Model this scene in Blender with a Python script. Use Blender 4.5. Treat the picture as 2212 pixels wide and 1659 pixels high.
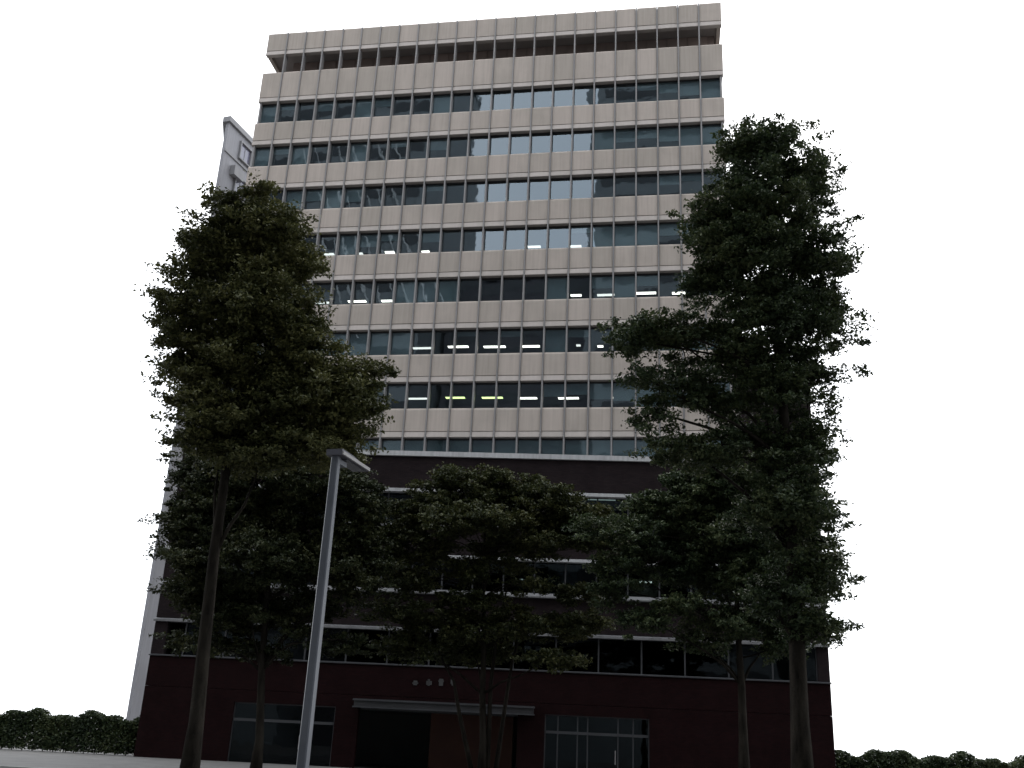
import bpy, math, random
import numpy as np
from mathutils import Matrix, Vector

R = math.radians
random.seed(11)
scene = bpy.context.scene
for o in list(bpy.data.objects):
    bpy.data.objects.remove(o)

# ------------------------------------------------------------------ camera
PITCH, ROLL, FPX = 0.3449, 0.0485, 2119.66          # focal length in px of a 2212 x 1659 frame
PCX, PCY = 1098.0, 843.5                             # principal point in that frame
EYE = 1.6
fw = Vector((0, math.cos(PITCH), math.sin(PITCH)))
U0 = Vector((0, -math.sin(PITCH), math.cos(PITCH)))
X0v = Vector((1, 0, 0))
rt = X0v * math.cos(ROLL) + U0 * math.sin(ROLL)
upv = -X0v * math.sin(ROLL) + U0 * math.cos(ROLL)
cd = bpy.data.cameras.new('camera')
cam = bpy.data.objects.new('camera', cd)
scene.collection.objects.link(cam)
M = Matrix.Identity(4)
for i in range(3):
    M[i][0] = rt[i]; M[i][1] = upv[i]; M[i][2] = -fw[i]
M[2][3] = EYE
cam.matrix_world = M
cd.sensor_fit = 'HORIZONTAL'
cd.sensor_width = 36
cd.lens = FPX / 2212 * 36
cd.shift_x = (1106 - PCX) / 2212
cd.shift_y = (PCY - 829.5) / 2212
cd.clip_start = 0.1
cd.clip_end = 6000
scene.camera = cam

# ------------------------------------------------------------------ sky, sun, exposure
SUN_EL, SUN_AZ = R(52), R(25)          # azimuth from +Y towards +X : behind the tower
w = bpy.data.worlds.new('World')
scene.world = w
w.use_nodes = True
nt = w.node_tree
nt.nodes.clear()
wo = nt.nodes.new('ShaderNodeOutputWorld')
bg = nt.nodes.new('ShaderNodeBackground')
sky = nt.nodes.new('ShaderNodeTexSky')
sky.sky_type = 'NISHITA'
sky.sun_disc = False
sky.sun_elevation = SUN_EL
sky.sun_rotation = SUN_AZ
sky.air_density = 1.0
sky.dust_density = 4.0
tc = nt.nodes.new('ShaderNodeTexCoord')
nz = nt.nodes.new('ShaderNodeTexNoise')
nz.inputs['Scale'].default_value = 2.2
nz.inputs['Detail'].default_value = 5
nt.links.new(tc.outputs['Generated'], nz.inputs['Vector'])
cr = nt.nodes.new('ShaderNodeValToRGB')     # soft overcast cloud sheet
cr.color_ramp.elements[0].position = 0.3
cr.color_ramp.elements[0].color = (8.2, 8.7, 9.3, 1)
cr.color_ramp.elements[1].position = 0.7
cr.color_ramp.elements[1].color = (10.5, 10.6, 10.8, 1)
nt.links.new(nz.outputs['Fac'], cr.inputs['Fac'])
mx = nt.nodes.new('ShaderNodeMixRGB')
mx.inputs['Fac'].default_value = 0.86
nt.links.new(sky.outputs['Color'], mx.inputs['Color1'])
nt.links.new(cr.outputs['Color'], mx.inputs['Color2'])
nt.links.new(mx.outputs['Color'], bg.inputs['Color'])
bg.inputs['Strength'].default_value = 0.12
nt.links.new(bg.outputs['Background'], wo.inputs['Surface'])

sd = bpy.data.lights.new('sun', 'SUN')
sd.energy = 0.6
sd.angle = R(25)
sd.color = (1.0, 0.97, 0.92)
sun = bpy.data.objects.new('sun', sd)
scene.collection.objects.link(sun)
sdir = Vector((math.sin(SUN_AZ) * math.cos(SUN_EL), math.cos(SUN_AZ) * math.cos(SUN_EL), math.sin(SUN_EL)))
sun.rotation_euler = (-sdir).to_track_quat('-Z', 'Y').to_euler()
sun.location = (30, 60, 90)

scene.view_settings.view_transform = 'Standard'
scene.view_settings.look = 'None'
scene.view_settings.exposure = 1.12
scene.view_settings.gamma = 1.0
scene.view_settings.use_curve_mapping = False
scene.render.engine = 'CYCLES'
try:
    scene.cycles.max_bounces = 8
    scene.cycles.transparent_max_bounces = 16
    scene.cycles.diffuse_bounces = 3
except Exception:
    pass

# ------------------------------------------------------------------ helpers
def ray(u, v):
    d = fw + rt * ((u - PCX) / FPX) + upv * ((PCY - v) / FPX)
    return d
def at(u, v, y):
    """point at world depth y seen at frame pixel u, v (2212 x 1659 frame)"""
    d = ray(u, v)
    return Vector((0, 0, EYE)) + d * (y / d.y)
def on_plane(u, v, P0, n):
    d = ray(u, v)
    o = Vector((0, 0, EYE))
    return o + d * ((P0 - o).dot(n) / d.dot(n))

COL = scene.collection
def link(name, mesh, mat=None, parent=None, loc=None, rot=None):
    o = bpy.data.objects.new(name, mesh)
    COL.objects.link(o)
    if mat is not None and mesh is not None and len(mesh.materials) == 0:
        mesh.materials.append(mat)
    if parent: o.parent = parent
    if loc is not None: o.location = loc
    if rot is not None: o.rotation_euler = rot
    return o
def tag(o, label=None, cat=None, group=None, kind=None):
    if label: o['label'] = label
    if cat: o['category'] = cat
    if group: o['group'] = group
    if kind: o['kind'] = kind
    return o
def empty(name, loc, rz=0):
    o = bpy.data.objects.new(name, None)
    COL.objects.link(o)
    o.location = loc
    o.rotation_euler = (0, 0, rz)
    o.empty_display_size = 0.5
    return o

class MB:
    def __init__(s): s.v = []; s.f = []
    def box(s, x0, x1, y0, y1, z0, z1):
        b = len(s.v)
        s.v += [(x0,y0,z0),(x1,y0,z0),(x1,y1,z0),(x0,y1,z0),(x0,y0,z1),(x1,y0,z1),(x1,y1,z1),(x0,y1,z1)]
        s.f += [(b,b+3,b+2,b+1),(b+4,b+5,b+6,b+7),(b,b+1,b+5,b+4),(b+1,b+2,b+6,b+5),(b+2,b+3,b+7,b+6),(b+3,b,b+4,b+7)]
        return s
    def prism(s, pts, x0, x1):
        """profile pts (y,z) counter-clockwise seen from -x, swept along x"""
        b = len(s.v); n = len(pts)
        s.v += [(x0, y, z) for y, z in pts] + [(x1, y, z) for y, z in pts]
        s.f += [tuple(b + i for i in range(n)), tuple(b + n + i for i in reversed(range(n)))]
        for i in range(n):
            j = (i + 1) % n
            s.f.append((b + j, b + i, b + n + i, b + n + j))
        return s
    def tube(s, pts, rad, n=6, cap=True):
        pts = [Vector(p) for p in pts]
        b0 = len(s.v)
        for i, p in enumerate(pts):
            d = (pts[min(i + 1, len(pts) - 1)] - pts[max(i - 1, 0)])
            if d.length < 1e-6: d = Vector((0, 0, 1))
            d.normalize()
            a = d.cross(Vector((0.13, 0.97, 0.2)) if abs(d.y) < 0.9 else Vector((1, 0, 0)))
            a.normalize(); c = d.cross(a)
            for k in range(n):
                t = 2 * math.pi * k / n
                q = p + (a * math.cos(t) + c * math.sin(t)) * rad[i]
                s.v.append(tuple(q))
        for i in range(len(pts) - 1):
            for k in range(n):
                k2 = (k + 1) % n
                s.f.append((b0 + i*n + k, b0 + i*n + k2, b0 + (i+1)*n + k2, b0 + (i+1)*n + k))
        if cap:
            s.f.append(tuple(b0 + k for k in reversed(range(n))))
            e = b0 + (len(pts) - 1) * n
            s.f.append(tuple(e + k for k in range(n)))
        return s
    def mesh(s, name, smooth=False):
        m = bpy.data.meshes.new(name)
        m.from_pydata(s.v, [], s.f)
        m.update()
        if smooth:
            m.polygons.foreach_set('use_smooth', [True] * len(m.polygons))
        return m
    def build(s, name, mat, parent=None, loc=None, rot=None, smooth=False):
        return link(name, s.mesh(name, smooth), mat, parent, loc, rot)

# ------------------------------------------------------------------ materials
MATS = {}
def mat(name):
    m = bpy.data.materials.new(name)
    m.use_nodes = True
    n = m.node_tree.nodes; l = m.node_tree.links
    n.clear()
    out = n.new('ShaderNodeOutputMaterial')
    MATS[name] = m
    return m, n, l, out
def surf(name, c0, c1, rough=0.7, scale=1.0, detail=6, bump=0.0, bscale=None, spec=0.4, metal=0.0, rnd=0.0, stretch=(1,1,1), streak=0.0):
    """principled surface: colour wanders between c0 and c1 with noise; rnd = spread between alike objects"""
    m, n, l, out = mat(name)
    p = n.new('ShaderNodeBsdfPrincipled')
    p.inputs['Roughness'].default_value = rough
    p.inputs['Metallic'].default_value = metal
    p.inputs['Specular IOR Level'].default_value = spec
    tc = n.new('ShaderNodeTexCoord'); mp = n.new('ShaderNodeMapping')
    mp.inputs['Scale'].default_value = stretch
    geo = n.new('ShaderNodeNewGeometry')
    l.new(geo.outputs['Position'], mp.inputs['Vector'])
    nz = n.new('ShaderNodeTexNoise'); nz.inputs['Scale'].default_value = scale; nz.inputs['Detail'].default_value = detail
    nz.inputs['Roughness'].default_value = 0.6
    l.new(mp.outputs['Vector'], nz.inputs['Vector'])
    fac = nz.outputs['Fac']
    if rnd:
        oi = n.new('ShaderNodeObjectInfo')
        mr = n.new('ShaderNodeMapRange')
        mr.inputs['To Min'].default_value = -rnd; mr.inputs['To Max'].default_value = rnd
        l.new(oi.outputs['Random'], mr.inputs['Value'])
        ad = n.new('ShaderNodeMath'); ad.operation = 'ADD'; ad.use_clamp = True
        l.new(fac, ad.inputs[0]); l.new(mr.outputs['Result'], ad.inputs[1])
        fac = ad.outputs[0]
    cr = n.new('ShaderNodeValToRGB')
    cr.color_ramp.elements[0].position = 0.3; cr.color_ramp.elements[0].color = (*c0, 1)
    cr.color_ramp.elements[1].position = 0.7; cr.color_ramp.elements[1].color = (*c1, 1)
    l.new(fac, cr.inputs['Fac'])
    col = cr.outputs['Color']
    if streak:
        # rain streaks: fine across, long downwards
        mp2 = n.new('ShaderNodeMapping'); mp2.inputs['Scale'].default_value = (7, 7, 0.35)
        l.new(geo.outputs['Position'], mp2.inputs['Vector'])
        n2 = n.new('ShaderNodeTexNoise'); n2.inputs['Scale'].default_value = 1.0; n2.inputs['Detail'].default_value = 4
        l.new(mp2.outputs['Vector'], n2.inputs['Vector'])
        mr2 = n.new('ShaderNodeMapRange'); mr2.inputs['From Min'].default_value = 0.35; mr2.inputs['From Max'].default_value = 0.75
        mr2.inputs['To Min'].default_value = 1.0; mr2.inputs['To Max'].default_value = 1.0 - streak
        l.new(n2.outputs['Fac'], mr2.inputs['Value'])
        mu = n.new('ShaderNodeMixRGB'); mu.blend_type = 'MULTIPLY'; mu.inputs['Fac'].default_value = 1
        l.new(col, mu.inputs['Color1']); l.new(mr2.outputs['Result'], mu.inputs['Color2'])
        col = mu.outputs['Color']
    l.new(col, p.inputs['Base Color'])
    if bump:
        bn = n.new('ShaderNodeTexNoise'); bn.inputs['Scale'].default_value = bscale or scale * 8; bn.inputs['Detail'].default_value = 5
        l.new(geo.outputs['Position'], bn.inputs['Vector'])
        b = n.new('ShaderNodeBump'); b.inputs['Strength'].default_value = bump; b.inputs['Distance'].default_value = 0.02
        l.new(bn.outputs['Fac'], b.inputs['Height']); l.new(b.outputs['Normal'], p.inputs['Normal'])
    l.new(p.outputs['BSDF'], out.inputs['Surface'])
    return m
def brick_mat(name, c0, c1, mortar):
    m, n, l, out = mat(name)
    p = n.new('ShaderNodeBsdfPrincipled'); p.inputs['Roughness'].default_value = 0.75
    p.inputs['Specular IOR Level'].default_value = 0.03
    tc = n.new('ShaderNodeTexCoord'); mp = n.new('ShaderNodeMapping')
    mp.inputs['Rotation'].default_value = (R(90), 0, 0)
    l.new(tc.outputs['Object'], mp.inputs['Vector'])
    bk = n.new('ShaderNodeTexBrick'); bk.inputs['Scale'].default_value = 1.0
    bk.inputs['Brick Width'].default_value = 0.23; bk.inputs['Row Height'].default_value = 0.075; bk.inputs['Mortar Size'].default_value = 0.006
    bk.inputs['Color1'].default_value = (*c0, 1); bk.inputs['Color2'].default_value = (*c1, 1); bk.inputs['Mortar'].default_value = (*mortar, 1)
    l.new(mp.outputs['Vector'], bk.inputs['Vector'])
    nz = n.new('ShaderNodeTexNoise'); nz.inputs['Scale'].default_value = 0.9; nz.inputs['Detail'].default_value = 6
    l.new(tc.outputs['Object'], nz.inputs['Vector'])
    mr = n.new('ShaderNodeMapRange'); mr.inputs['To Min'].default_value = 0.6; mr.inputs['To Max'].default_value = 1.4
    l.new(nz.outputs['Fac'], mr.inputs['Value'])
    mu = n.new('ShaderNodeMixRGB'); mu.blend_type = 'MULTIPLY'; mu.inputs['Fac'].default_value = 1
    l.new(bk.outputs['Color'], mu.inputs['Color1']); l.new(mr.outputs['Result'], mu.inputs['Color2'])
    l.new(mu.outputs['Color'], p.inputs['Base Color'])
    b = n.new('ShaderNodeBump'); b.inputs['Strength'].default_value = 0.4; b.inputs['Distance'].default_value = 0.01; b.invert = True
    l.new(bk.outputs['Fac'], b.inputs['Height']); l.new(b.outputs['Normal'], p.inputs['Normal'])
    l.new(p.outputs['BSDF'], out.inputs['Surface'])
    return m
def glass_mat(name, tint, refl, ior=1.75, wave=0.02):
    """tinted window glass: see-through tint plus a mirror reflection, slightly wavy"""
    m, n, l, out = mat(name)
    tr = n.new('ShaderNodeBsdfTransparent'); tr.inputs['Color'].default_value = (*tint, 1)
    gl = n.new('ShaderNodeBsdfGlossy'); gl.inputs['Roughness'].default_value = 0.015; gl.inputs['Color'].default_value = (*refl, 1)
    fr = n.new('ShaderNodeFresnel'); fr.inputs['IOR'].default_value = ior
    geo = n.new('ShaderNodeNewGeometry')
    nz = n.new('ShaderNodeTexNoise'); nz.inputs['Scale'].default_value = 1.3; nz.inputs['Detail'].default_value = 1.5
    l.new(geo.outputs['Position'], nz.inputs['Vector'])
    b = n.new('ShaderNodeBump'); b.inputs['Strength'].default_value = 1.0; b.inputs['Distance'].default_value = wave
    l.new(nz.outputs['Fac'], b.inputs['Height'])
    l.new(b.outputs['Normal'], gl.inputs['Normal'])
    inv = n.new('ShaderNodeMath'); inv.operation = 'SUBTRACT'; inv.inputs[0].default_value = 1
    l.new(geo.outputs['Backfacing'], inv.inputs[1])
    mu = n.new('ShaderNodeMath'); mu.operation = 'MULTIPLY'
    l.new(fr.outputs['Fac'], mu.inputs[0]); l.new(inv.outputs[0], mu.inputs[1])
    ms = n.new('ShaderNodeMixShader')
    l.new(mu.outputs[0], ms.inputs['Fac']); l.new(tr.outputs['BSDF'], ms.inputs[1]); l.new(gl.outputs['BSDF'], ms.inputs[2])
    l.new(ms.outputs['Shader'], out.inputs['Surface'])
    return m
def emit_mat(name, col, strength):
    m, n, l, out = mat(name)
    e = n.new('ShaderNodeEmission'); e.inputs['Color'].default_value = (*col, 1); e.inputs['Strength'].default_value = strength
    l.new(e.outputs['Emission'], out.inputs['Surface'])
    return m
def leaf_mat(name, c0, c1, c2):
    m, n, l, out = mat(name)
    geo = n.new('ShaderNodeNewGeometry')
    nz = n.new('ShaderNodeTexNoise'); nz.inputs['Scale'].default_value = 0.55; nz.inputs['Detail'].default_value = 3
    l.new(geo.outputs['Position'], nz.inputs['Vector'])
    ad = n.new('ShaderNodeMath'); ad.operation = 'MULTIPLY_ADD'; ad.inputs[1].default_value = 0.5; 
    l.new(geo.outputs['Random Per Island'], ad.inputs[0]); 
    sb = n.new('ShaderNodeMath'); sb.operation = 'SUBTRACT'; sb.inputs[1].default_value = 0.25
    l.new(nz.outputs['Fac'], sb.inputs[0]); l.new(sb.outputs[0], ad.inputs[2])
    cr = n.new('ShaderNodeValToRGB')
    e = cr.color_ramp.elements
    e[0].position = 0.2; e[0].color = (*c0, 1); e[1].position = 0.85; e[1].color = (*c2, 1)
    k = e.new(0.5); k.color = (*c1, 1)
    l.new(ad.outputs[0], cr.inputs['Fac'])
    p = n.new('ShaderNodeBsdfPrincipled'); p.inputs['Roughness'].default_value = 0.55; p.inputs['Specular IOR Level'].default_value = 0.25
    l.new(cr.outputs['Color'], p.inputs['Base Color'])
    t = n.new('ShaderNodeBsdfTranslucent'); l.new(cr.outputs['Color'], t.inputs['Color'])
    ms = n.new('ShaderNodeMixShader'); ms.inputs['Fac'].default_value = 0.2
    l.new(p.outputs['BSDF'], ms.inputs[1]); l.new(t.outputs['BSDF'], ms.inputs[2])
    l.new(ms.outputs['Shader'], out.inputs['Surface'])
    return m

m_panel = surf('panel_concrete', (0.40, 0.355, 0.315), (0.475, 0.415, 0.372), rough=0.8, scale=0.5, bump=0.15, bscale=40, spec=0.2, rnd=0.22, streak=0.13)
m_trim = surf('head_trim', (0.41, 0.37, 0.34), (0.475, 0.425, 0.395), rough=0.6, scale=0.8, spec=0.3, rnd=0.15, streak=0.08)
m_alu = surf('mullion_metal', (0.205, 0.20, 0.20), (0.265, 0.255, 0.255), rough=0.45, scale=0.7, spec=0.5, rnd=0.1)
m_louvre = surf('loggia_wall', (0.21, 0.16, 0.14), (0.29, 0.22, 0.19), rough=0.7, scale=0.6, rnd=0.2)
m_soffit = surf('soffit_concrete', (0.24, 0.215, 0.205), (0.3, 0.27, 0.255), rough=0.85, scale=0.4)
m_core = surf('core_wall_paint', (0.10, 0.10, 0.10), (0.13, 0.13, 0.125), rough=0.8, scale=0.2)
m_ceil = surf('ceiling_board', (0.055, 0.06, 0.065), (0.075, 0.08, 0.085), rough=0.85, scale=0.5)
m_blind = surf('roller_blind', (0.58, 0.62, 0.63), (0.8, 0.82, 0.82), rough=0.8, scale=0.7, rnd=0.25)
m_glass = glass_mat('office_glass', (0.53, 0.595, 0.61), (0.75, 0.89, 1.0), 2.2, 0.0022)
m_pglass = glass_mat('podium_glass', (0.20, 0.25, 0.26), (0.8, 0.92, 1.0), 1.34, 0.003)
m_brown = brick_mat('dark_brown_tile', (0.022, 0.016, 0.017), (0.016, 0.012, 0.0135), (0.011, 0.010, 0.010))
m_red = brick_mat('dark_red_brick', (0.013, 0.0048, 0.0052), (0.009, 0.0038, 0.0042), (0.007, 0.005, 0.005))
m_ledge = surf('ledge_metal', (0.40, 0.40, 0.41), (0.5, 0.5, 0.5), rough=0.5, scale=0.9, streak=0.25)
m_pframe = surf('podium_frame', (0.028, 0.029, 0.032), (0.042, 0.043, 0.047), rough=0.5, scale=1)
m_shade_ledge = surf('shaded_grey_ledge', (0.13, 0.13, 0.135), (0.19, 0.19, 0.195), rough=0.6, scale=0.9, streak=0.3)  # darker copy of the ledge metal, weaker light low down put into its colour
m_dark = surf('canopy_and_head_shadow', (0.02, 0.02, 0.022), (0.03, 0.03, 0.032), rough=0.5, scale=1)  # canopy colour, also the painted shadow strip at the window heads
m_roof = surf('roof_felt', (0.12, 0.12, 0.12), (0.17, 0.17, 0.17), rough=0.9, scale=0.4)
m_tube = emit_mat('fluorescent_tube', (1.0, 0.84, 0.72), 5.0)
m_tube_g = emit_mat('greenish_tube', (0.85, 0.95, 0.35), 2.6)
m_tube_dim = emit_mat('dim_tube', (1.0, 0.88, 0.80), 1.7)
m_nwall = surf('neighbour_wall', (0.235, 0.235, 0.255), (0.285, 0.285, 0.305), rough=0.8, scale=0.35, streak=0.15)
m_ncorn = surf('neighbour_cornice', (0.2, 0.2, 0.21), (0.26, 0.26, 0.27), rough=0.8, scale=0.6)
m_nwin = surf('neighbour_glass', (0.11, 0.11, 0.16), (0.15, 0.15, 0.2), rough=0.15, scale=0.4, spec=0.6)
m_asph = surf('asphalt', (0.04, 0.04, 0.042), (0.06, 0.06, 0.06), rough=0.9, scale=0.6, bump=0.3, bscale=60)
m_pave = surf('paving', (0.09, 0.088, 0.085), (0.14, 0.136, 0.13), rough=0.85, scale=0.8, bump=0.2, bscale=30)
m_kerb = surf('kerb_stone', (0.25, 0.25, 0.24), (0.33, 0.33, 0.32), rough=0.8, scale=2)
m_ground = surf('ground', (0.15, 0.15, 0.145), (0.22, 0.22, 0.21), rough=0.95, scale=0.05)
m_paint = surf('road_paint', (0.6, 0.6, 0.58), (0.75, 0.75, 0.73), rough=0.7, scale=3)
m_pole = surf('lamp_paint', (0.06, 0.067, 0.082), (0.09, 0.097, 0.115), rough=0.42, scale=1.5, spec=0.5)
m_head = surf('lamp_head_paint', (0.055, 0.055, 0.07), (0.08, 0.08, 0.095), rough=0.5, scale=3)
m_lens = surf('lamp_lens', (0.05, 0.05, 0.06), (0.08, 0.08, 0.09), rough=0.2, scale=3)
m_bark = surf('bark', (0.008, 0.007, 0.006), (0.03, 0.026, 0.021), rough=0.95, scale=5, bump=1.0, bscale=22, stretch=(1, 1, 0.25), spec=0.05)
m_leafL = leaf_mat('leaf_yellow_green', (0.020, 0.028, 0.010), (0.040, 0.048, 0.016), (0.085, 0.085, 0.03))
m_leafD = leaf_mat('leaf_dark_green', (0.018, 0.030, 0.015), (0.036, 0.054, 0.022), (0.085, 0.10, 0.042))
m_leafS = leaf_mat('leaf_deep_green', (0.015, 0.022, 0.009), (0.028, 0.036, 0.014), (0.06, 0.062, 0.025))
m_leafT = leaf_mat('leaf_olive_green', (0.032, 0.040, 0.014), (0.064, 0.070, 0.025), (0.13, 0.128, 0.048))
m_opp = [surf('opposite_wall_a', (0.17, 0.19, 0.20), (0.23, 0.25, 0.26), rough=0.7, scale=0.1),
         surf('opposite_wall_b', (0.15, 0.17, 0.18), (0.2, 0.22, 0.23), rough=0.7, scale=0.1),
         surf('opposite_wall_c', (0.06, 0.06, 0.07), (0.09, 0.09, 0.1), rough=0.7, scale=0.1)]
m_oppglass = surf('opposite_window', (0.03, 0.035, 0.04), (0.05, 0.055, 0.06), rough=0.2, scale=0.3)
m_brace = surf('brace_paint', (0.45, 0.46, 0.46), (0.55, 0.56, 0.56), rough=0.6, scale=0.3)
m_sign = surf('sign_metal', (0.035, 0.035, 0.035), (0.06, 0.06, 0.06), rough=0.5, scale=4)
m_orange = surf('lobby_wall', (0.04, 0.012, 0.007), (0.06, 0.02, 0.01), rough=0.7, scale=0.6)

# ------------------------------------------------------------------ ground, road, pavements
YAWP = R(-5.0)
def street_sheet(name, y0, y1, z, m, half=400, thick=None):
    b = MB()
    if thick: b.box(-half, half, y0, y1, z - thick, z)
    else:
        b.v = [(-half, y0, z), (half, y0, z), (half, y1, z), (-half, y1, z)]; b.f = [(0, 1, 2, 3)]
    return tag(b.build(name, m, rot=(0, 0, YAWP)), kind='structure')
g = MB(); g.v = [(-4000, -4000, -0.14), (4000, -4000, -0.14), (4000, 4000, -0.14), (-4000, 4000, -0.14)]; g.f = [(0, 1, 2, 3)]
tag(g.build('ground', m_ground), kind='structure')
street_sheet('road', 26.5, 36.5, -0.136, m_asph)
street_sheet('pavement', -60, 26.3, 0.0, m_pave, thick=0.135)
street_sheet('pavement', 36.7, 110, 0.0, m_pave, thick=0.135)
street_sheet('kerb', 26.302, 26.5, 0.004, m_kerb, thick=0.139)
street_sheet('kerb', 36.5, 36.698, 0.004, m_kerb, thick=0.139)
pm = MB()
for i in range(-30, 31):
    b = len(pm.v); x = i * 8.0
    pm.v += [(x, 31.42, -0.132), (x + 4, 31.42, -0.132), (x + 4, 31.57, -0.132), (x, 31.57, -0.132)]; pm.f.append((b, b+1, b+2, b+3))
tag(pm.build('road_marking', m_paint, rot=(0, 0, YAWP)), kind='structure')

# ------------------------------------------------------------------ the office building
PSI = -0.1705
TX, TY = -2.8331, 56.9029
W = 1.4124                     # bay
NB = 23
FH = 3.6                       # storey
ZT1 = 44.09                    # head of the top window band
WH = 1.7165                    # window height
HALF = W * NB / 2
root = empty('office_building', (TX, TY, 0), PSI)
tag(root, 'tall beige panelled office block with ribbon windows on a dark brick podium', 'building')
sx = lambda m: (m - NB / 2) * W
zt = lambda k: ZT1 - FH * (k - 1)

# spandrel panels: one mesh for each height, shared; top edge chamfered, joint above the head trim
def panel_mesh(h, wd):
    b = MB()
    x0, x1 = -wd / 2, wd / 2
    b.prism([(0.0, 0.39), (0.28, 0.39), (0.28, h), (0.09, h), (0.0, h - 0.13)][::-1], x0, x1)
    return b.mesh('spandrel_panel')
def trim_mesh(wd):
    b = MB()
    b.prism([(-0.03, 0.0), (0.30, 0.0), (0.30, 0.36), (0.022, 0.36), (-0.03, 0.05)][::-1], -wd / 2, wd / 2)
    return b.mesh('head_trim')
PW = W - 0.115
TWm, TWe = trim_mesh(PW), trim_mesh(PW + 0.16)
bands = [(48.18, 50.15)] + [(ZT1, 46.66)] + [(zt(k + 1), zt(k) - WH) for k in range(1, 8)]
pm_cache = {}
for zb, ztop in bands:
    h = round(ztop - zb, 3)
    for i in range(NB):
        end = i in (0, NB - 1)
        key = (h, end)
        if key not in pm_cache:
            pm_cache[key] = panel_mesh(h, PW + (0.16 if end else 0))
        off = -0.08 if i == 0 else (0.08 if i == NB - 1 else 0)
        x = sx(i + 0.5) + off
        j = random.uniform(-0.006, 0.006)
        link('spandrel_panel', pm_cache[key], m_panel, root, (x, j, zb))
        link('head_trim', TWe if end else TWm, m_trim, root, (x, j, zb))
# mullions run from the podium to the roof
mm = MB(); mm.box(-0.042, 0.042, -0.07, 0.42, 16.2, 50.08)
mmesh = mm.mesh('mullion')
for i in range(1, NB):
    link('mullion', mmesh, m_alu, root, (sx(i), 0, 0))
cm = MB(); cm.box(-0.06, 0.06, 0.06, 0.42, 16.2, 46.6)
cmesh = cm.mesh('mullion')
for x in (sx(0) + 0.06, sx(NB) - 0.06):
    link('mullion', cmesh, m_alu, root, (x, 0, 0))

# window panes with painted head shadow, blinds and rooms behind
pane = MB(); pane.box(-W / 2 + 0.05, W / 2 - 0.05, -0.005, 0.005, -0.25, WH + 0.03)
pane_mesh = pane.mesh('window_pane')
head_shade = MB(); head_shade.box(-W / 2 + 0.05, W / 2 - 0.05, -0.03, -0.007, WH - 0.11, WH + 0.03)  # dark strip that paints the shade under the window head
head_shade_mesh = head_shade.mesh('head_shadow')
BL = {}
def blind_mesh(drop):
    d = round(drop, 2)
    if d not in BL:
        b = MB(); b.box(-W / 2 + 0.07, W / 2 - 0.07, 0.06, 0.07, WH - d, WH)
        BL[d] = b.mesh('blind')
    return BL[d]
full = {1: [0, 5, 9, 22], 2: [0, 2, 5, 17, 21, 22], 3: [2, 4], 4: [5, 17, 18, 19], 5: [8, 9, 10, 15, 18], 6: [1, 2, 3, 4, 5, 6, 7, 8, 15, 19, 20, 21, 22], 7: [19, 20, 21, 22], 8: list(range(23))}
part = {1: {1: .5, 3: .8, 6: .7, 19: .6, 20: .9, 21: 1.2}, 2: {1: .6, 7: .5, 9: .9, 18: 1.0, 19: .8, 20: 1.1}, 3: {3: .9, 5: 1.1, 9: .5, 20: .8, 21: .6}, 4: {6: 1.0, 7: .6, 9: .8, 16: .5, 20: .9, 21: 1.1}, 5: {17: .9, 19: .8, 2: .4, 21: .8}, 6: {11: .4, 13: .5, 16: .6}, 7: {7: .6, 15: .9, 16: .8, 17: 1.1, 18: 1.2}}
for k in range(1, 9):
    for i in range(NB):
        p = link('window_pane', pane_mesh, m_glass, root, (sx(i + 0.5), 0.33, zt(k) - WH),
                 (random.uniform(-0.004, 0.004), 0, random.uniform(-0.006, 0.006)))
        link('head_shadow', head_shade_mesh, m_dark, p)
        d = WH + 0.2 if i in full.get(k, []) else part.get(k, {}).get(i, 0)
        if d:
            link('blind', blind_mesh(d), m_blind, p)
    # ceiling / floor slab of this storey, window board
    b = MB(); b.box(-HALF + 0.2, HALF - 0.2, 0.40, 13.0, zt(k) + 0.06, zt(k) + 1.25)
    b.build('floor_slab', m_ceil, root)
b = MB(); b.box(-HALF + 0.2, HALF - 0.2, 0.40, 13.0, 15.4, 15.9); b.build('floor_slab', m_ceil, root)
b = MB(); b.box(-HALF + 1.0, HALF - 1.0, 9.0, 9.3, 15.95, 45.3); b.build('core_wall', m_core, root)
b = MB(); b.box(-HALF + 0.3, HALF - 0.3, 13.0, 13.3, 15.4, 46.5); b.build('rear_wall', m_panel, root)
# side elevations: one long spandrel and one glass ribbon to each storey
for sgn in (-1, 1):
    xo = sgn * (HALF + 0.06)
    for bi, (zb, ztop) in enumerate(bands):
        b = MB(); xa, xb = sorted((xo, xo - sgn * 0.26)); b.box(xa, xb, 0.29, 13.3, zb, ztop)
        b.build('side_spandrel', m_panel, root)
    for k in range(1, 9):
        b = MB(); xa, xb = sorted((xo - sgn * 0.2, xo - sgn * 0.21)); b.box(xa, xb, 0.43, 13.2, zt(k) - WH - 0.1, zt(k) + 0.03)
        b.build('side_glass', m_glass, root)
        for yy in (3.5, 6.6, 9.7):
            b = MB(); xa, xb = sorted((xo - sgn * 0.02, xo - sgn * 0.25)); b.box(xa, xb, yy - 0.045, yy + 0.045, zt(k) - WH - 0.05, zt(k) + 0.02)
            b.build('side_mullion', m_alu, root)
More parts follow.
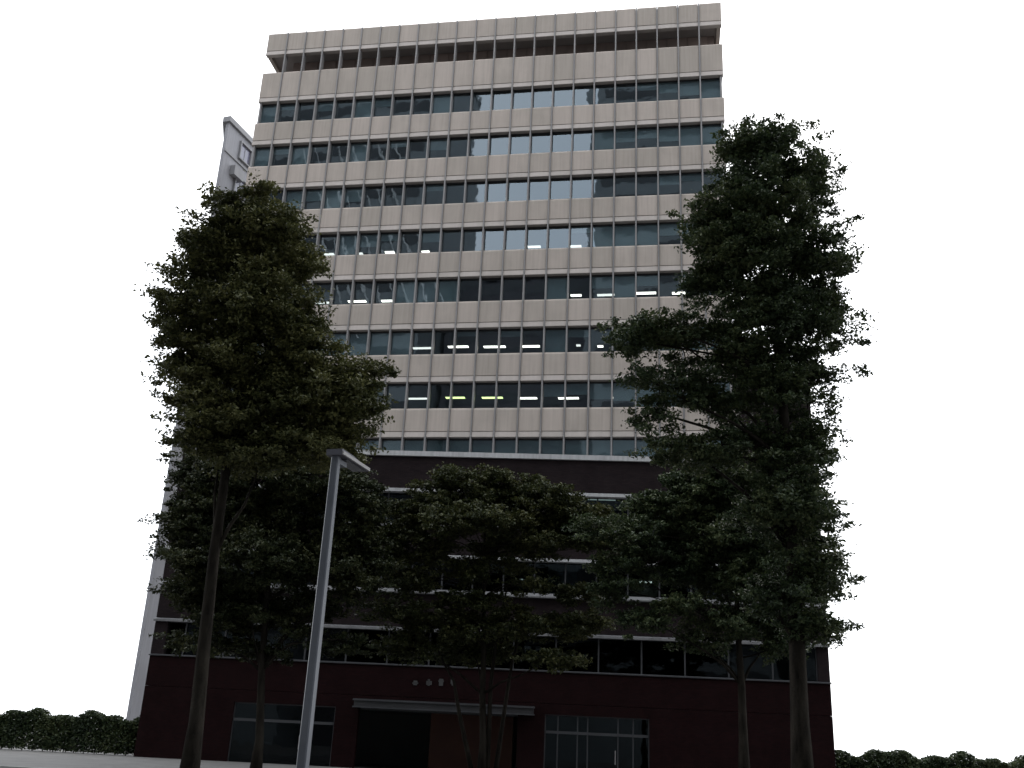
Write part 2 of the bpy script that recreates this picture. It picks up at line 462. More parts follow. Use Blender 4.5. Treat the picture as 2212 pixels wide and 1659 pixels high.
# top loggia: soffit, recessed louvred wall in bays, deck
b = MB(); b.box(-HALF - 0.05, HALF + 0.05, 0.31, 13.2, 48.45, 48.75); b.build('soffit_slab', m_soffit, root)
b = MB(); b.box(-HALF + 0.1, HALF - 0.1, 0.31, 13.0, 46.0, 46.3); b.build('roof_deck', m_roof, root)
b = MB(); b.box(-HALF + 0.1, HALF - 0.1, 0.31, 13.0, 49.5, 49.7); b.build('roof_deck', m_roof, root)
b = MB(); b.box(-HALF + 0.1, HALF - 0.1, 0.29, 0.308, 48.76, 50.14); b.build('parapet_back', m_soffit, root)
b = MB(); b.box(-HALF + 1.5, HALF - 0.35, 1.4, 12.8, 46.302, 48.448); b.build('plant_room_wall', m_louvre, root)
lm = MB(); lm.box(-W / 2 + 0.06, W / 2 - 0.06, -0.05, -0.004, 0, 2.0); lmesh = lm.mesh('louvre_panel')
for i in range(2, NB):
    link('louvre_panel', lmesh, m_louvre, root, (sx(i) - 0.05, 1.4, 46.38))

# ceiling lights: pixel of the tube -> ray meets the ceiling of that storey
Tn = Vector((-math.sin(PSI), math.cos(PSI), 0)); Tt = Vector((math.cos(PSI), math.sin(PSI), 0)); TO = Vector((TX, TY, 0))
def ceiling_light(k, u0, u1, v, m, dv=5.0, root_=root, zc=None):
    z = (zt(k) + 0.055 if zc is None else zc) - 0.05
    o = Vector((0, 0, EYE)); pts = []
    for u in (u0, u1):
        d = ray(u, v); pts.append(o + d * ((z - EYE) / d.z))
    a, c = [((q - TO).dot(Tt), (q - TO).dot(Tn)) for q in pts]
    yy = (a[1] + c[1]) / 2
    ln = abs(c[0] - a[0]); xm = (a[0] + c[0]) / 2
    b = MB(); b.box(-ln / 2 - 0.03, ln / 2 + 0.03, -0.23, 0.23, 0.005, 0.05)
    fx = b.build('ceiling_light', m_core, root_, (xm, yy, z))
    t = MB(); t.box(-ln / 2, ln / 2, -0.15, 0.15, -0.02, 0.004)
    t.build('tube', m, fx)
for a in ((4, 700, 722, 549, m_tube_dim), (4, 762, 784, 548, m_tube_dim), (4, 832, 852, 545, m_tube), (4, 911, 928, 544, m_tube), (4, 1140, 1168, 533, m_tube_dim), (4, 1232, 1256, 532, m_tube_dim),
          (5, 676, 714, 654, m_tube_dim), (5, 752, 791, 651, m_tube), (5, 824, 850, 650, m_tube), (5, 911, 918, 649, m_tube_dim), (5, 1233, 1256, 638, m_tube), (5, 1290, 1336, 637, m_tube_dim), (5, 1375, 1417, 633, m_tube), (5, 1452, 1480, 633, m_tube),
          (6, 742, 768, 753, m_tube_dim), (6, 816, 830, 754, m_tube_dim), (6, 892, 932, 752, m_tube_dim), (6, 968, 1012, 749, m_tube), (6, 1045, 1092, 749, m_tube), (6, 1127, 1166, 748, m_tube), (6, 1245, 1254, 746, m_tube_dim), (6, 1291, 1303, 748, m_tube),  # last short tube is a reflected bright spot, drawn as glow
          (7, 882, 926, 861, m_tube_dim), (7, 963, 1004, 859, m_tube_g), (7, 1041, 1086, 859, m_tube_g), (7, 1122, 1160, 860, m_tube), (7, 1206, 1250, 860, m_tube), (7, 1288, 1334, 859, m_tube_dim)):
    ceiling_light(*a)

# ---------------- podium (turned 5 degrees against the tower, along the street)
CORN = TO + Tt * (11.5 * W)
rootM = Matrix.Translation(TO) @ Matrix.Rotation(PSI, 4, 'Z')
podM = Matrix.Translation(CORN) @ Matrix.Rotation(YAWP, 4, 'Z')
relM = rootM.inverted() @ podM
def pod(name, mb, m, loc=(0, 0, 0), smooth=False, mesh=None, parent=None):
    o = link(name, mesh or mb.mesh(name, smooth), m, parent or root)
    o.matrix_local = relM @ Matrix.Translation(loc) if parent is None else Matrix.Translation(loc)
    return o
Pn = Vector((-math.sin(YAWP), math.cos(YAWP), 0)); Pt = Vector((math.cos(YAWP), math.sin(YAWP), 0))
def ps(u, v):
    q = on_plane(u, v, CORN, Pn); return (q - CORN).dot(Pt), q.z
SL, SR = -32.6, 4.6
def wall(z0, z1, m, x0=SL, x1=SR, y0=0.0, y1=0.4, name='brick_wall'):
    return pod(name, MB().box(x0, x1, y0, y1, z0, z1), m)
# walls between the window bands, top to bottom
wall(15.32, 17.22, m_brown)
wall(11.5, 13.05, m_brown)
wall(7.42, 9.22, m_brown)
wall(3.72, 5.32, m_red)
# ledges: sloped metal sills that catch the sky
def ledge(zb, zt_, proj, x0=SL - 0.05, x1=SR + 0.05, slope=0.5, m=None):
    b = MB()
    h = zt_ - zb
    b.prism([(-proj, zb), (0.42, zb), (0.42, zt_), (0.0, zt_), (-proj, zb + h * slope)][::-1], x0, x1)
    return pod('ledge', b, m or m_shade_ledge)
# parapet cap stops at the tower's corner, then the brick core goes on
b = MB(); b.box(SL - 0.1, 0.16, -0.16, 0.45, 17.23, 17.52); pod('parapet_cap', b, m_ledge)
b = MB(); b.box(0.02, 0.16, -0.12, 0.4, 17.525, 19.0); pod('parapet_post', b, m_ledge)
b = MB(); b.box(SL - 0.02, SR, 0.46, 14, 17.0, 17.2); pod('podium_roof', b, m_roof)
ledge(15.06, 15.30, 0.22, slope=0.8, m=m_ledge)
ledge(13.06, 13.22, 0.12)
ledge(11.28, 11.48, 0.2, slope=0.8, m=m_ledge)
ledge(9.24, 9.52, 0.34, slope=0.25)
ledge(7.2, 7.4, 0.2, slope=0.6)
ledge(5.33, 5.42, 0.08, m=m_pframe)
# windows of the podium
PWI = 1.735
s0 = ps(1087, 1250)[0]
def pod_windows(z0, z1, x0, x1, step, ph, gl=m_pglass):
    pmz = MB(); pmz.box(-step / 2 + 0.03, step / 2 - 0.03, -0.006, 0.006, 0, z1 - z0); pmesh = pmz.mesh('window_pane')
    fz = MB(); fz.box(-0.04, 0.04, -0.05, 0.06, 0, z1 - z0); fmesh = fz.mesh('window_mullion')
    k0 = math.ceil((x0 - ph) / step); s = ph + k0 * step
    while s <= x1 + 1e-3:
        pod('window_mullion', None, m_pframe, (s, 0.2, z0), mesh=fmesh)
        if s + step <= x1 + 0.2:
            o = pod('window_pane', None, gl, (s + step / 2, 0.24, z0), mesh=pmesh)
        s += step
pod_windows(13.225, 15.055, SL, SR, PWI, s0)
pod_windows(9.525, 11.275, SL, SR, PWI, s0)
pod_windows(5.425, 7.195, SL, SR, 2.32, ps(1293, 1420)[0])
# end piers close the window bands at both ends
for x0, x1 in ((SL, SL + 0.75), (SR - 0.6, SR)):
    for z0, z1 in ((13.22, 15.06), (9.52, 11.28), (5.42, 7.2)):
        pod('brick_wall', MB().box(x0, x1, 0.003, 0.397, z0 + 0.002, z1 - 0.002), m_brown)
# blinds behind some podium panes
for (s_, z0, z1, k) in ((ps(845, 1090)[0], 13.3, 15.0, 1), (ps(830, 1090)[0] - 1.2, 13.3, 15.0, 1), (ps(1300, 1090)[0], 13.3, 15.0, 1), (ps(1215, 1245)[0], 9.6, 11.2, 1), (ps(1040, 1115)[0], 13.3, 14.6, 1), (ps(940, 1115)[0], 13.3, 14.8, 1)):
    pod('blind', MB().box(-0.8, 0.8, 0, 0.012, 0, z1 - z0), m_blind, (s_, 0.42, z0))
# podium floors, rear and side walls
for z in (15.4, 11.55, 7.45, 3.75):
    pod('floor_slab', MB().box(SL + 0.2, SR - 0.2, 0.41, 12.5, z - 0.02, z + 0.6), m_ceil)
pod('rear_wall', MB().box(SL, SR, 12.6, 12.9, 0, 17.0), m_brown)
pod('core_wall', MB().box(SL + 0.5, SR - 0.5, 8.0, 8.2, 0.0, 15.3), m_core)
for x0, x1 in ((SL + 0.004, SL + 0.35), (SR - 0.35, SR - 0.004)):
    pod('side_wall', MB().box(x0, x1, 0.402, 12.598, 0, 17.21), m_brown)
# brick stair core that rises past the cap beside the tower
pod('stair_core', MB().box(0.30, SR - 0.02, 0.5, 7.0, 17.21, 23.2), m_brown)
pod('core_cap', MB().box(0.25, SR + 0.04, 0.42, 7.1, 23.2, 23.4), m_ledge)
# lights in the podium rooms
def pod_light(u0, u1, v, zc, m):
    o = Vector((0, 0, EYE)); q = []
    for u in (u0, u1):
        d = ray(u, v); r_ = o + d * ((zc - EYE) / d.z); q.append(((r_ - CORN).dot(Pt), (r_ - CORN).dot(Pn)))
    ln = abs(q[1][0] - q[0][0]); xm = (q[0][0] + q[1][0]) / 2; ym = max(1.0, (q[0][1] + q[1][1]) / 2)
    f_ = pod('ceiling_light', MB().box(-ln / 2 - 0.03, ln / 2 + 0.03, -0.28, 0.28, 0.005, 0.05), m_core, (xm, ym, zc))
    pod('tube', MB().box(-ln / 2, ln / 2, -0.25, 0.25, -0.02, 0.004), m, parent=f_)
for a in ((823, 862, 1213.5, 11.5, m_tube_g), (968, 1010, 1252, 11.5, m_tube), (980, 1018, 1263, 11.5, m_tube_dim), (1044, 1085, 1252, 11.5, m_tube), (1066, 1098, 1263, 11.5, m_tube_dim), (1118, 1130, 1252, 11.5, m_tube_dim), (1378, 1408, 1257, 11.5, m_tube), (1270, 1330, 1079, 15.38, m_tube_dim), (1334, 1340, 1428, 7.4, m_tube)):
    pod_light(*a)
# ---------------- street level
dl0, dl1 = ps(503, 1540)[0], ps(722, 1560)[0]
en0, en1 = ps(772, 1560)[0], ps(1118, 1560)[0]
dr0, dr1 = ps(1176, 1580)[0], ps(1403, 1590)[0]
zl, zr, ze = 3.06, 3.16, 3.0
for x0, x1 in ((SL, dl0), (dl1, en0), (en1, dr0), (dr1, SR)):
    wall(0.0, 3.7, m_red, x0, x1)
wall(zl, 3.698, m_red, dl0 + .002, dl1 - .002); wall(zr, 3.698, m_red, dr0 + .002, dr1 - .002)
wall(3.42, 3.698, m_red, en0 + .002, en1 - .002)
pod('canopy', MB().box(en0 - 0.15, en1 + 0.9, -0.9, 0.0, 3.06, 3.12).box(en0 - 0.15, en1 + 0.9, -0.9, -0.002, 3.42, 3.5).box(en0 - 0.1, en1 + 0.85, -0.84, -0.004, 3.12, 3.42), m_dark)
pod('canopy_edge', MB().box(en0 - 0.16, en1 + 0.91, -0.93, -0.902, 3.40, 3.48).box(en0 - 0.16, en1 + 0.91, -0.93, -0.902, 3.04, 3.1), m_pframe)
pod('lobby_wall', MB().box(en0 + 3.6, en1 - 0.4, 2.6, 2.8, 0, 3.0), m_orange)
pod('lobby_ceiling', MB().box(en0, en1, 0.402, 7.9, 3.0, 3.4), m_ceil)
def door_set(x0, x1, ztop, cuts, leaf, transom):
    fr = MB()
    t = 0.06
    fr.box(x0, x1, 0.12, 0.24, ztop - t, ztop)
    for c in [x0 + t / 2] + cuts + [x1 - t / 2]:
        fr.box(c - t / 2, c + t / 2, 0.125, 0.235, 0.0, ztop - t)
    pod('door_frame', fr, m_pframe)
    pod('transom', MB().box(x0 + t, x1 - t, 0.07, 0.25, transom, transom + 0.14), m_pframe)
    cs = [x0] + cuts + [x1]
    for a, c in zip(cs[:-1], cs[1:]):
        mid = (a + c) / 2; wd = c - a - t - 0.01
        isl = leaf[0] <= mid <= leaf[1]
        o = pod('door' if isl else 'window_pane', MB().box(-wd / 2, wd / 2, 0.17, 0.18, 0.0, transom), m_pglass, (mid, 0, 0.0))
        if isl:
            pod('handle', MB().box(wd / 2 - 0.12, wd / 2 - 0.08, 0.10, 0.13, 0.8, 1.5).box(wd / 2 - 0.12, wd / 2 - 0.08, 0.13, 0.17, 0.85, 0.89).box(wd / 2 - 0.12, wd / 2 - 0.08, 0.13, 0.17, 1.41, 1.45), m_alu, parent=o)
        pod('window_pane', MB().box(-wd / 2, wd / 2, 0.17, 0.18, 0.0, ztop - transom - 0.14 - t), m_pglass, (mid, 0, transom + 0.14))
door_set(dl0, dl1, zl, [ps(558, 1600)[0], ps(650, 1600)[0]], (ps(558, 1600)[0], ps(650, 1600)[0]), 2.1)
door_set(dr0, dr1, zr, [ps(1204, 1600)[0], ps(1247, 1600)[0], ps(1269, 1600)[0], ps(1335, 1600)[0], ps(1368, 1600)[0]], (ps(1269, 1600)[0], ps(1335, 1600)[0]), 2.2)
# four small raised characters on the brick above the entrance: too dim in the photograph to read
for gi, u in enumerate((897, 927, 953, 978)):
    s_, z_ = ps(u, 1474)
    gm = MB()
    hh = 0.36
    strokes = [[(.25, .1, .8, .75), (.1, .3, .95, .5)], [(.1, .15, .9, .7), (.3, 0, .6, .95)], [(.2, 0, .8, 1), (.1, .55, .9, .8)], [(.2, .3, .7, .9), (.35, .05, .6, .3)]][gi]
    for (a, c, d_, e_) in strokes:
        gm.box(-hh / 2 + a * hh, -hh / 2 + d_ * hh, -0.05, 0.0, c * hh, e_ * hh)
    pod('sign_character', gm, m_sign, (s_, -0.002, z_ - hh / 2))

# ------------------------------------------------------------------ grey building behind the tower's left corner
NA = at(497, 254, 72)
naz = R(19.5)
nb = empty('neighbour_building', (NA.x, NA.y, 0), math.pi / 2 - naz)
tag(nb, 'pale lilac grey plastered building with slanting cornice line behind the beige tower', 'building')
NH = NA.z
NW_ = 5.5
wd = MB()
def wedge(b, e, z0, z1):
    k = len(b.v)
    pl = [(-e, -e), (16, -e), (16, 10.6 + e), (-e, 0.3 + e)]        # flat-iron plan: narrow nose to the street
    b.v += [(x, y, z0) for x, y in pl] + [(x, y, z1) for x, y in pl]
    b.f += [(k+3, k+2, k+1, k), (k+4, k+5, k+6, k+7)] + [(k+i, k+(i+1) % 4, k+4+(i+1) % 4, k+4+i) for i in range(4)]
    return b
wedge(wd, 0.0, 0, NH - 0.5).build('wall', m_nwall, nb)
wedge(MB(), 0.22, NH - 0.498, NH).build('cornice', m_ncorn, nb)
MB().box(-0.1, 16, -0.1, -0.002, 47.85, 48.05).build('belt_course', m_ncorn, nb)
def n_window(x0, x1, z0, z1):
    o = MB().box(x0, x1, -0.02, 0.0, z0, z1).build('window', m_nwin, nb)
    f = MB(); t = 0.12
    f.box(x0 - t, x0, -0.2, -0.002, z0 - t, z1 + t).box(x1, x1 + t, -0.2, -0.002, z0 - t, z1 + t).box(x0, x1, -0.2, -0.002, z1, z1 + t).box(x0, x1, -0.22, -0.002, z0 - t, z0)
    f.build('frame', m_ncorn, o)
    MB().box((x0 + x1) / 2 - .03, (x0 + x1) / 2 + .03, -0.05, -0.022, z0, z1).build('glazing_bar', m_ncorn, o)
for fl in range(0, 7):
    z = 48.42 - fl * 3.3
    for x in (1.95, 5.4, 8.9, 12.4):
        n_window(x, x + 1.5, z, z + 1.5)
# small dark unit on its wall, below the belt course
MB().box(1.1, 2.5, -0.5, -0.003, 46.2, 47.1).build('air_unit', m_ncorn, nb)

# ------------------------------------------------------------------ buildings across the street: behind the camera, seen mirrored in the glass, except the added last one
def opposite(name, label, x0, x1, y, depth, h, m, floors, brace=False):
    o = empty(name, (0, y, 0), YAWP)
    tag(o, label, 'building')
    MB().box(x0, x1, -depth, 0, 0, h).build('wall', m, o)
    fh = h / floors
    wmb = MB().box(0, x1 - x0 - 2.4, 0.002, 0.05, 0, fh * 0.45).mesh('window_band')
    for i in range(1, floors):
        link('window_band', wmb, m_oppglass, o, (x0 + 1.2, 0, i * fh + fh * 0.3))
    MB().box(x0 - 0.3, x1 + 0.3, -depth - 0.3, 0.4, h, h + 0.8).build('roof_edge', m, o)
    if brace:
        for i in range(8):
            xa = x1 - 1.5 - i * 2.1
            MB().tube([(xa + 6, 0.3, 58), (xa - 6, 0.3, 92)], [0.16, 0.16], 6).build('brace', m_brace, o)
opposite('opposite_tower', 'slate grey high-rise across the street with pale diagonal braces', -92, -38.6, -14, 22, 112, m_opp[0], 28, True)
opposite('opposite_block', 'dark grey office slab right behind the photographer', -13.2, 22, -14, 16, 106, m_opp[1], 27)
opposite('opposite_hall', 'dark stepped block between the two high-rises across the street', -38.4, -13.4, -24, 18, 71.0, m_opp[2], 19)

opposite('added_sky_blocker', 'added unseen grey block that cuts sky light from the street', 24, 92, -14, 20, 78, m_opp[1], 20)  # added out of view to hold back sky light low down

# ------------------------------------------------------------------ trees
def make_tree(name, label, y, lobes, trunk, nclus, per, leaf, leafmat, seed, trunk_r, flat=0.42, yjit=0.35, bough=1.0, sprays=1.0):
    rng = np.random.default_rng(seed)
    base = Vector((trunk[0][0], trunk[0][1], 0)) if len(trunk[0]) == 3 else None
    o = empty(name, (0, 0, 0))
    tp = [Vector(t) for t in trunk]
    root_ = tp[0].copy()
    o.location = root_
    tag(o, label, 'tree', 'street trees')
    tp = [t - root_ for t in tp]
    wood = MB()
    n = len(tp)
    rad = [trunk_r * (1 - 0.78 * i / (n - 1)) for i in range(n)]
    rad[0] *= 1.35
    wood.tube(tp, rad, 9)
    C = []; RR = []
    for (u, v, ru, rv) in lobes:
        yy = y + rng.uniform(-1, 1) * yjit * ru * y / FPX * 1.6
        c = at(u, v, yy)
        depth = (c - Vector((0, 0, EYE))).dot(fw)
        ru *= 1.04; rv *= 1.04
        C.append(np.array(c - root_)); RR.append(np.array([ru * depth / FPX, 0.85 * (ru + rv) / 2 * depth / FPX, rv * depth / FPX]))
    area = np.array([r_[0] * r_[2] for r_ in RR]); area = area / area.sum()
    V = []
    for c, r_, a in zip(C, RR, area):
        k = max(4, int(nclus * a))
        # limb from trunk to the lobe
        cv = Vector(c)
        tgt = min(range(n), key=lambda i: (tp[i] - cv).length + (3.0 if tp[i].z > cv.z - 0.3 else 0))
        tb = tp[tgt]
        midp = tb.lerp(cv, 0.5) + Vector((rng.normal(0, .25), rng.normal(0, .25), rng.uniform(-0.1, 0.5)))
        lr = max(0.03, rad[tgt] * 0.45)
        wood.tube([tb, tb.lerp(midp, .5) + Vector((0, 0, .12)), midp, cv], [lr, lr * .8, lr * .6, lr * .3], 6)
        for _ in range(k):
            d = rng.normal(size=3); d /= np.linalg.norm(d)
            q = rng.uniform(0.15, 1.0) ** 0.5 * (1 + rng.normal(0, 0.07))
            bc = c + d * r_ * q                                   # bough centre
            br = rng.uniform(0.42, 0.95) * bough
            s_ = Vector(c + d * r_ * q * rng.uniform(0.0, 0.3)); e_ = Vector(bc)
            wood.tube([s_, s_.lerp(e_, .6) + Vector((0, 0, rng.uniform(-.05, .15))), e_ + (e_ - s_) * 0.12], [0.026, 0.016, 0.006], 4, cap=False)
            ns = int(rng.uniform(6, 11) * sprays)
            for _s in range(ns):
                g_ = rng.normal(size=3); g_ /= np.linalg.norm(g_)
                sc = bc + g_ * np.array([br, br, br * 0.5]) * rng.uniform(0.3, 1.0)
                sc[2] -= 0.18 * ((sc[0] - bc[0]) ** 2 + (sc[1] - bc[1]) ** 2) / br
                cr_ = rng.uniform(0.16, 0.36) * bough
                m_ = int(per * rng.uniform(0.5, 1.4))
                pts = rng.normal(size=(m_, 3)); pts /= np.linalg.norm(pts, axis=1, keepdims=True)
                pts *= (rng.uniform(0, 1, size=(m_, 1)) ** 0.45) * np.array([cr_, cr_, cr_ * flat])
                # the spray reaches outward from its bough
                pts += np.outer(rng.uniform(-0.35, 0.5, m_), g_ * np.array([1, 1, 0.4])) * cr_ * 1.3
                V.append(pts + sc)
    P = np.concatenate(V); N = len(P)
    # leaf quads : folded diamonds
    nrm = rng.normal(size=(N, 3)); nrm[:, 2] = np.abs(nrm[:, 2]) + 0.5
    nrm /= np.linalg.norm(nrm, axis=1, keepdims=True)
    ax = rng.normal(size=(N, 3)); ax -= nrm * (ax * nrm).sum(1, keepdims=True); ax /= np.linalg.norm(ax, axis=1, keepdims=True)
    bx = np.cross(nrm, ax)
    L = leaf * rng.uniform(0.45, 1.45, size=(N, 1))
    v0 = P - ax * L * 0.5; v2 = P + ax * L * 0.5 - nrm * L * 0.08
    v1 = P + bx * L * 0.27 + nrm * L * 0.07 - ax * L * 0.06; v3 = P - bx * L * 0.27 + nrm * L * 0.07 - ax * L * 0.06
    verts = np.stack([v0, v1, v2, v3], 1).reshape(-1, 3).astype(np.float32)
    me = bpy.data.meshes.new('crown')
    me.vertices.add(4 * N); me.loops.add(4 * N); me.polygons.add(N)
    me.vertices.foreach_set('co', verts.ravel())
    me.loops.foreach_set('vertex_index', np.arange(4 * N, dtype=np.int32))
    me.polygons.foreach_set('loop_start', np.arange(0, 4 * N, 4, dtype=np.int32))
    me.polygons.foreach_set('loop_total', np.full(N, 4, dtype=np.int32))
    me.update(calc_edges=True); me.validate()
    link('crown', me, leafmat, o)
    wood.build('trunk', m_bark, o, smooth=True)
    return N

def px_trunk(pts, y, ground=True):
    """pts: pixels from the ground up"""
    q = [at(u, v, y) for u, v in pts]
    if ground:
        q = [Vector((q[0].x, y, 0.0))] + q
    return [tuple(a) for a in q]

tot = 0
tot += make_tree('street_tree', 'tall olive green tree rising above and beside the lamp post', 24,
    [(540, 462, 80, 56), (612, 500, 62, 46), (515, 545, 95, 80), (606, 560, 66, 62), (548, 640, 92, 70), (630, 690, 58, 50), (555, 740, 110, 75),
     (655, 755, 62, 60), (600, 830, 105, 70), (700, 830, 85, 58), (778, 806, 40, 36), (790, 878, 52, 38), (720, 905, 70, 50), (625, 920, 90, 58), (740, 955, 38, 30),
     (540, 900, 80, 70), (450, 560, 62, 70), (432, 670, 72, 85), (425, 800, 75, 90), (455, 905, 70, 62), (690, 965, 60, 32), (475, 990, 70, 40), (570, 985, 70, 36)],
    px_trunk([(424, 1560), (440, 1400), (462, 1200), (490, 1000), (520, 850), (550, 700), (550, 560)], 24), 470, 66, 0.108, m_leafT, 3, 0.2)
tot += make_tree('street_tree', 'tall dark green tree in front of the stair core end of the tower', 24,
    [(1655, 292, 52, 40), (1605, 315, 45, 46), (1690, 350, 70, 62), (1600, 388, 52, 44), (1660, 440, 90, 66), (1545, 470, 58, 48), (1590, 520, 90, 58), (1545, 555, 55, 42), (1660, 560, 90, 72),
     (1515, 600, 48, 34), (1580, 630, 90, 52), (1660, 680, 85, 72), (1420, 700, 55, 38), (1375, 735, 38, 40), (1465, 740, 62, 42), (1560, 745, 80, 52), (1640, 800, 80, 68),
     (1425, 835, 58, 32), (1500, 830, 48, 36), (1415, 890, 34, 28), (1560, 870, 60, 45), (1450, 960, 48, 30), (1510, 985, 55, 32), (1560, 960, 40, 28), (1660, 920, 60, 60),
     (1750, 400, 55, 75), (1765, 540, 62, 85), (1765, 690, 65, 85), (1750, 830, 66, 80), (1690, 1010, 62, 50), (1745, 960, 60, 60), (1730, 1090, 70, 62), (1660, 1110, 60, 46), (1745, 1210, 66, 70), (1690, 1280, 62, 52), (1745, 1320, 55, 50)],
    px_trunk([(1728, 1560), (1722, 1400), (1712, 1200), (1700, 1010), (1690, 850), (1680, 680), (1670, 520), (1660, 380)], 24), 480, 66, 0.105, m_leafD, 5, 0.24)
tot += make_tree('street_tree', 'low spreading multi-stemmed tree in front of the podium entrance', 42,
    [(1000, 1062, 92, 50), (1095, 1072, 92, 48), (915, 1098, 66, 42), (1190, 1092, 72, 42), (1265, 1112, 56, 32), (860, 1140, 45, 36), (1010, 1120, 130, 36), (1120, 1125, 110, 34), (1240, 1145, 70, 30),
     (930, 1185, 70, 26), (1180, 1170, 85, 20), (1010, 1240, 55, 16), (880, 1250, 50, 26), (1120, 1350, 110, 32), (960, 1350, 95, 32), (1230, 1280, 60, 22), (1020, 1410, 110, 26), (830, 1200, 50, 30), (1300, 1180, 55, 26), (1060, 1180, 90, 20), (1000, 1300, 80, 20), (860, 1320, 70, 22), (1250, 1345, 80, 26), (1140, 1265, 55, 14), (1200, 1420, 80, 18), (880, 1400, 70, 18), (1080, 1220, 60, 12)],
    px_trunk([(1044, 1600), (1042, 1500), (1046, 1400), (1044, 1290), (1045, 1200), (1050, 1110)], 42), 450, 54, 0.145, m_leafL, 7, 0.17, bough=1.1)
tot += make_tree('street_tree', 'low dark tree right behind the lamp post, beneath the tall olive tree', 40,
    [(560, 1045, 95, 62), (655, 1045, 80, 58), (745, 1060, 62, 50), (790, 1100, 38, 46), (505, 1120, 85, 75), (620, 1130, 100, 66), (730, 1150, 80, 60), (785, 1175, 45, 40), (560, 1210, 100, 60), (680, 1225, 85, 46), (440, 1080, 60, 60), (430, 1190, 70, 62), (770, 1245, 55, 32), (470, 1275, 80, 40), (610, 1295, 90, 30), (570, 980, 80, 40), (660, 985, 50, 34), (720, 1300, 60, 26), (540, 1330, 90, 24), (800, 1225, 36, 28), (400, 1120, 50, 60), (470, 1020, 85, 60), (420, 1260, 60, 62), (500, 1320, 70, 44), (640, 1350, 60, 22), (560, 1400, 70, 20), (730, 1380, 60, 18), (440, 1390, 60, 24)],
    px_trunk([(560, 1600), (565, 1450), (575, 1300), (590, 1180), (600, 1080)], 40), 560, 54, 0.145, m_leafS, 9, 0.2, bough=1.15)
tot += make_tree('street_tree', 'broad low dark tree beneath the tall dark tree by the stair core', 38,
    [(1490, 1055, 82, 50), (1420, 1100, 72, 50), (1570, 1070, 92, 56), (1650, 1080, 80, 60), (1370, 1150, 48, 42), (1480, 1150, 100, 56), (1590, 1160, 105, 62), (1690, 1170, 75, 65), (1420, 1215, 90, 42), (1540, 1240, 100, 46), (1650, 1250, 90, 56), (1330, 1210, 40, 26), (1470, 1300, 60, 24), (1590, 1335, 85, 32), (1670, 1350, 60, 36), (1750, 1110, 55, 60), (1760, 1240, 52, 62), (1620, 1010, 60, 35), (1540, 1005, 50, 24), (1350, 1275, 55, 24), (1400, 1335, 75, 24), (1300, 1135, 36, 24), (1520, 1380, 75, 22), (1680, 1400, 50, 26)],
    px_trunk([(1606, 1600), (1602, 1480), (1594, 1360), (1590, 1230), (1585, 1110)], 38), 440, 54, 0.14, m_leafD, 13, 0.2, bough=1.15)
# clipped hedges that carry the frontage on past both ends of the podium
def leaf_mesh(P, leaf, rng, name):
    N = len(P)
    nrm = rng.normal(size=(N, 3)); nrm[:, 2] = np.abs(nrm[:, 2]) + 0.3
    nrm /= np.linalg.norm(nrm, axis=1, keepdims=True)
    ax = rng.normal(size=(N, 3)); ax -= nrm * (ax * nrm).sum(1, keepdims=True); ax /= np.linalg.norm(ax, axis=1, keepdims=True)
    bx = np.cross(nrm, ax); L = leaf * rng.uniform(0.5, 1.4, size=(N, 1))
    verts = np.stack([P - ax * L * .5, P + bx * L * .27, P + ax * L * .5, P - bx * L * .27], 1).reshape(-1, 3).astype(np.float32)
    me = bpy.data.meshes.new(name)
    me.vertices.add(4 * N); me.loops.add(4 * N); me.polygons.add(N)
    me.vertices.foreach_set('co', verts.ravel())
    me.loops.foreach_set('vertex_index', np.arange(4 * N, dtype=np.int32))
    me.polygons.foreach_set('loop_start', np.arange(0, 4 * N, 4, dtype=np.int32))
    me.polygons.foreach_set('loop_total', np.full(N, 4, dtype=np.int32))
    me.update(calc_edges=True); me.validate()
    return me
def hedge(x0, x1, label, seed):
    rng = np.random.default_rng(seed)
    q = CORN + Pt * x0 + Pn * 1.2
    o = empty('hedge', (q.x, q.y, 0), YAWP)
    tag(o, label, 'hedge')
    ln = x1 - x0; N = 62000
    P = rng.uniform(0, 1, size=(N, 3))
    top = 1.95 + 0.16 * np.sin(P[:, 0] * ln * 1.7 + seed) + 0.12 * np.sin(P[:, 0] * ln * 4.1)
    P = np.stack([P[:, 0] * ln, (P[:, 1] - .5) * 1.0 + 0.08 * np.sin(P[:, 0] * ln * 3), 0.08 + P[:, 2] ** 0.8 * top], 1)
    link('foliage', leaf_mesh(P, 0.16, rng, 'foliage'), m_leafD, o)
    st = MB()
    for i in range(int(ln / 0.6)):
        x = 0.3 + i * 0.6
        st.tube([(x, 0, 0), (x + rng.normal(0, .06), rng.normal(0, .1), 0.9), (x + rng.normal(0, .12), rng.normal(0, .15), 1.7)], [0.03, 0.02, 0.008], 5)
    st.build('stems', m_bark, o)
hedge(SL - 17.5, SL - 0.3, 'long clipped hedge running on from the podium below the grey building', 21)
hedge(SR + 0.3, SR + 17.5, 'long clipped hedge running on from the stair core end of the podium', 22)
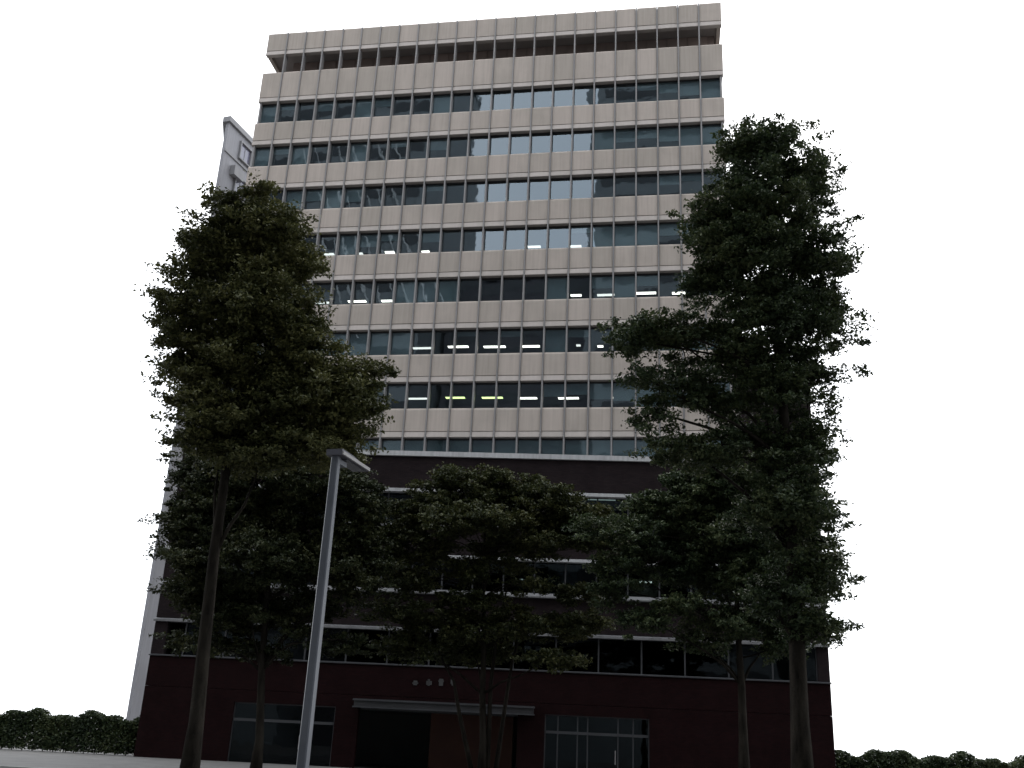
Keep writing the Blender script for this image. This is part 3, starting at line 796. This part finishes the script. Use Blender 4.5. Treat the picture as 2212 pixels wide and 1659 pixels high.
# slanting second and third stems of the middle tree
mid = [o for o in bpy.data.objects if o.name.startswith('street_tree') and 'multi-stemmed' in o.get('label', '')][0]
for pts in ([(1056, 1610), (1060, 1480), (1072, 1380), (1095, 1270)], [(1070, 1610), (1092, 1520), (1108, 1420), (1140, 1330)], [(1030, 1600), (992, 1540), (980, 1470), (962, 1440), (940, 1390)]):
    q = [at(u, v, 42.0) - mid.location for u, v in pts]
    q[0].z = 0.0
    MB().tube(q, [0.11, 0.085, 0.06, 0.04, 0.03][:len(q)], 7).build('stem', m_bark, mid, smooth=True)
print('leaves', tot)

# ------------------------------------------------------------------ street lamp
lb = at(655, 1600, 15.7)
lamp = empty('street_lamp', (-2.79, 15.7, 0), R(-17))
tag(lamp, 'grey square-section street lamp post with a flat luminaire at its top', 'street lamp')
def frustum(w0, w1, z0, z1):
    b = MB(); a = w0 / 2; c = w1 / 2; k = 0.25
    def ringp(h_, z): 
        q = h_ * (1 - k)
        return [(-h_, -q, z), (-q, -h_, z), (q, -h_, z), (h_, -q, z), (h_, q, z), (q, h_, z), (-q, h_, z), (-h_, q, z)]
    b.v = ringp(a, z0) + ringp(c, z1)
    b.f = [tuple(reversed(range(8))), tuple(range(8, 16))] + [(i, (i + 1) % 8, 8 + (i + 1) % 8, 8 + i) for i in range(8)]
    return b
frustum(0.16, 0.125, 0.02, 5.93).build('pole', m_pole, lamp)
frustum(0.42, 0.40, 0.0, 0.03).build('base_plate', m_pole, lamp)
frustum(0.23, 0.21, 0.03, 0.35).build('base_collar', m_pole, lamp)
MB().box(-0.06, 0.06, 0.02, 0.3, 5.82, 5.9).build('arm', m_pole, lamp)
h = MB()
h.prism([(-0.12, 5.93), (0.95, 5.93), (0.95, 5.97), (0.3, 6.03), (-0.12, 6.03)][::-1], -0.13, 0.16)
hd = h.build('lamp_head', m_head, lamp)
MB().box(-0.09, 0.12, 0.15, 0.88, 5.915, 5.928).build('lens', m_lens, hd)
MB().box(0.161, 0.185, -0.12, 0.96, 5.935, 5.99).build('painted_lit_side', m_alu, hd)  # lit side face of the head, painted as paler metal
MB().box(-0.075, -0.069, -0.06, 0.06, 0.6, 1.0).build('access_hatch', m_pole, lamp)
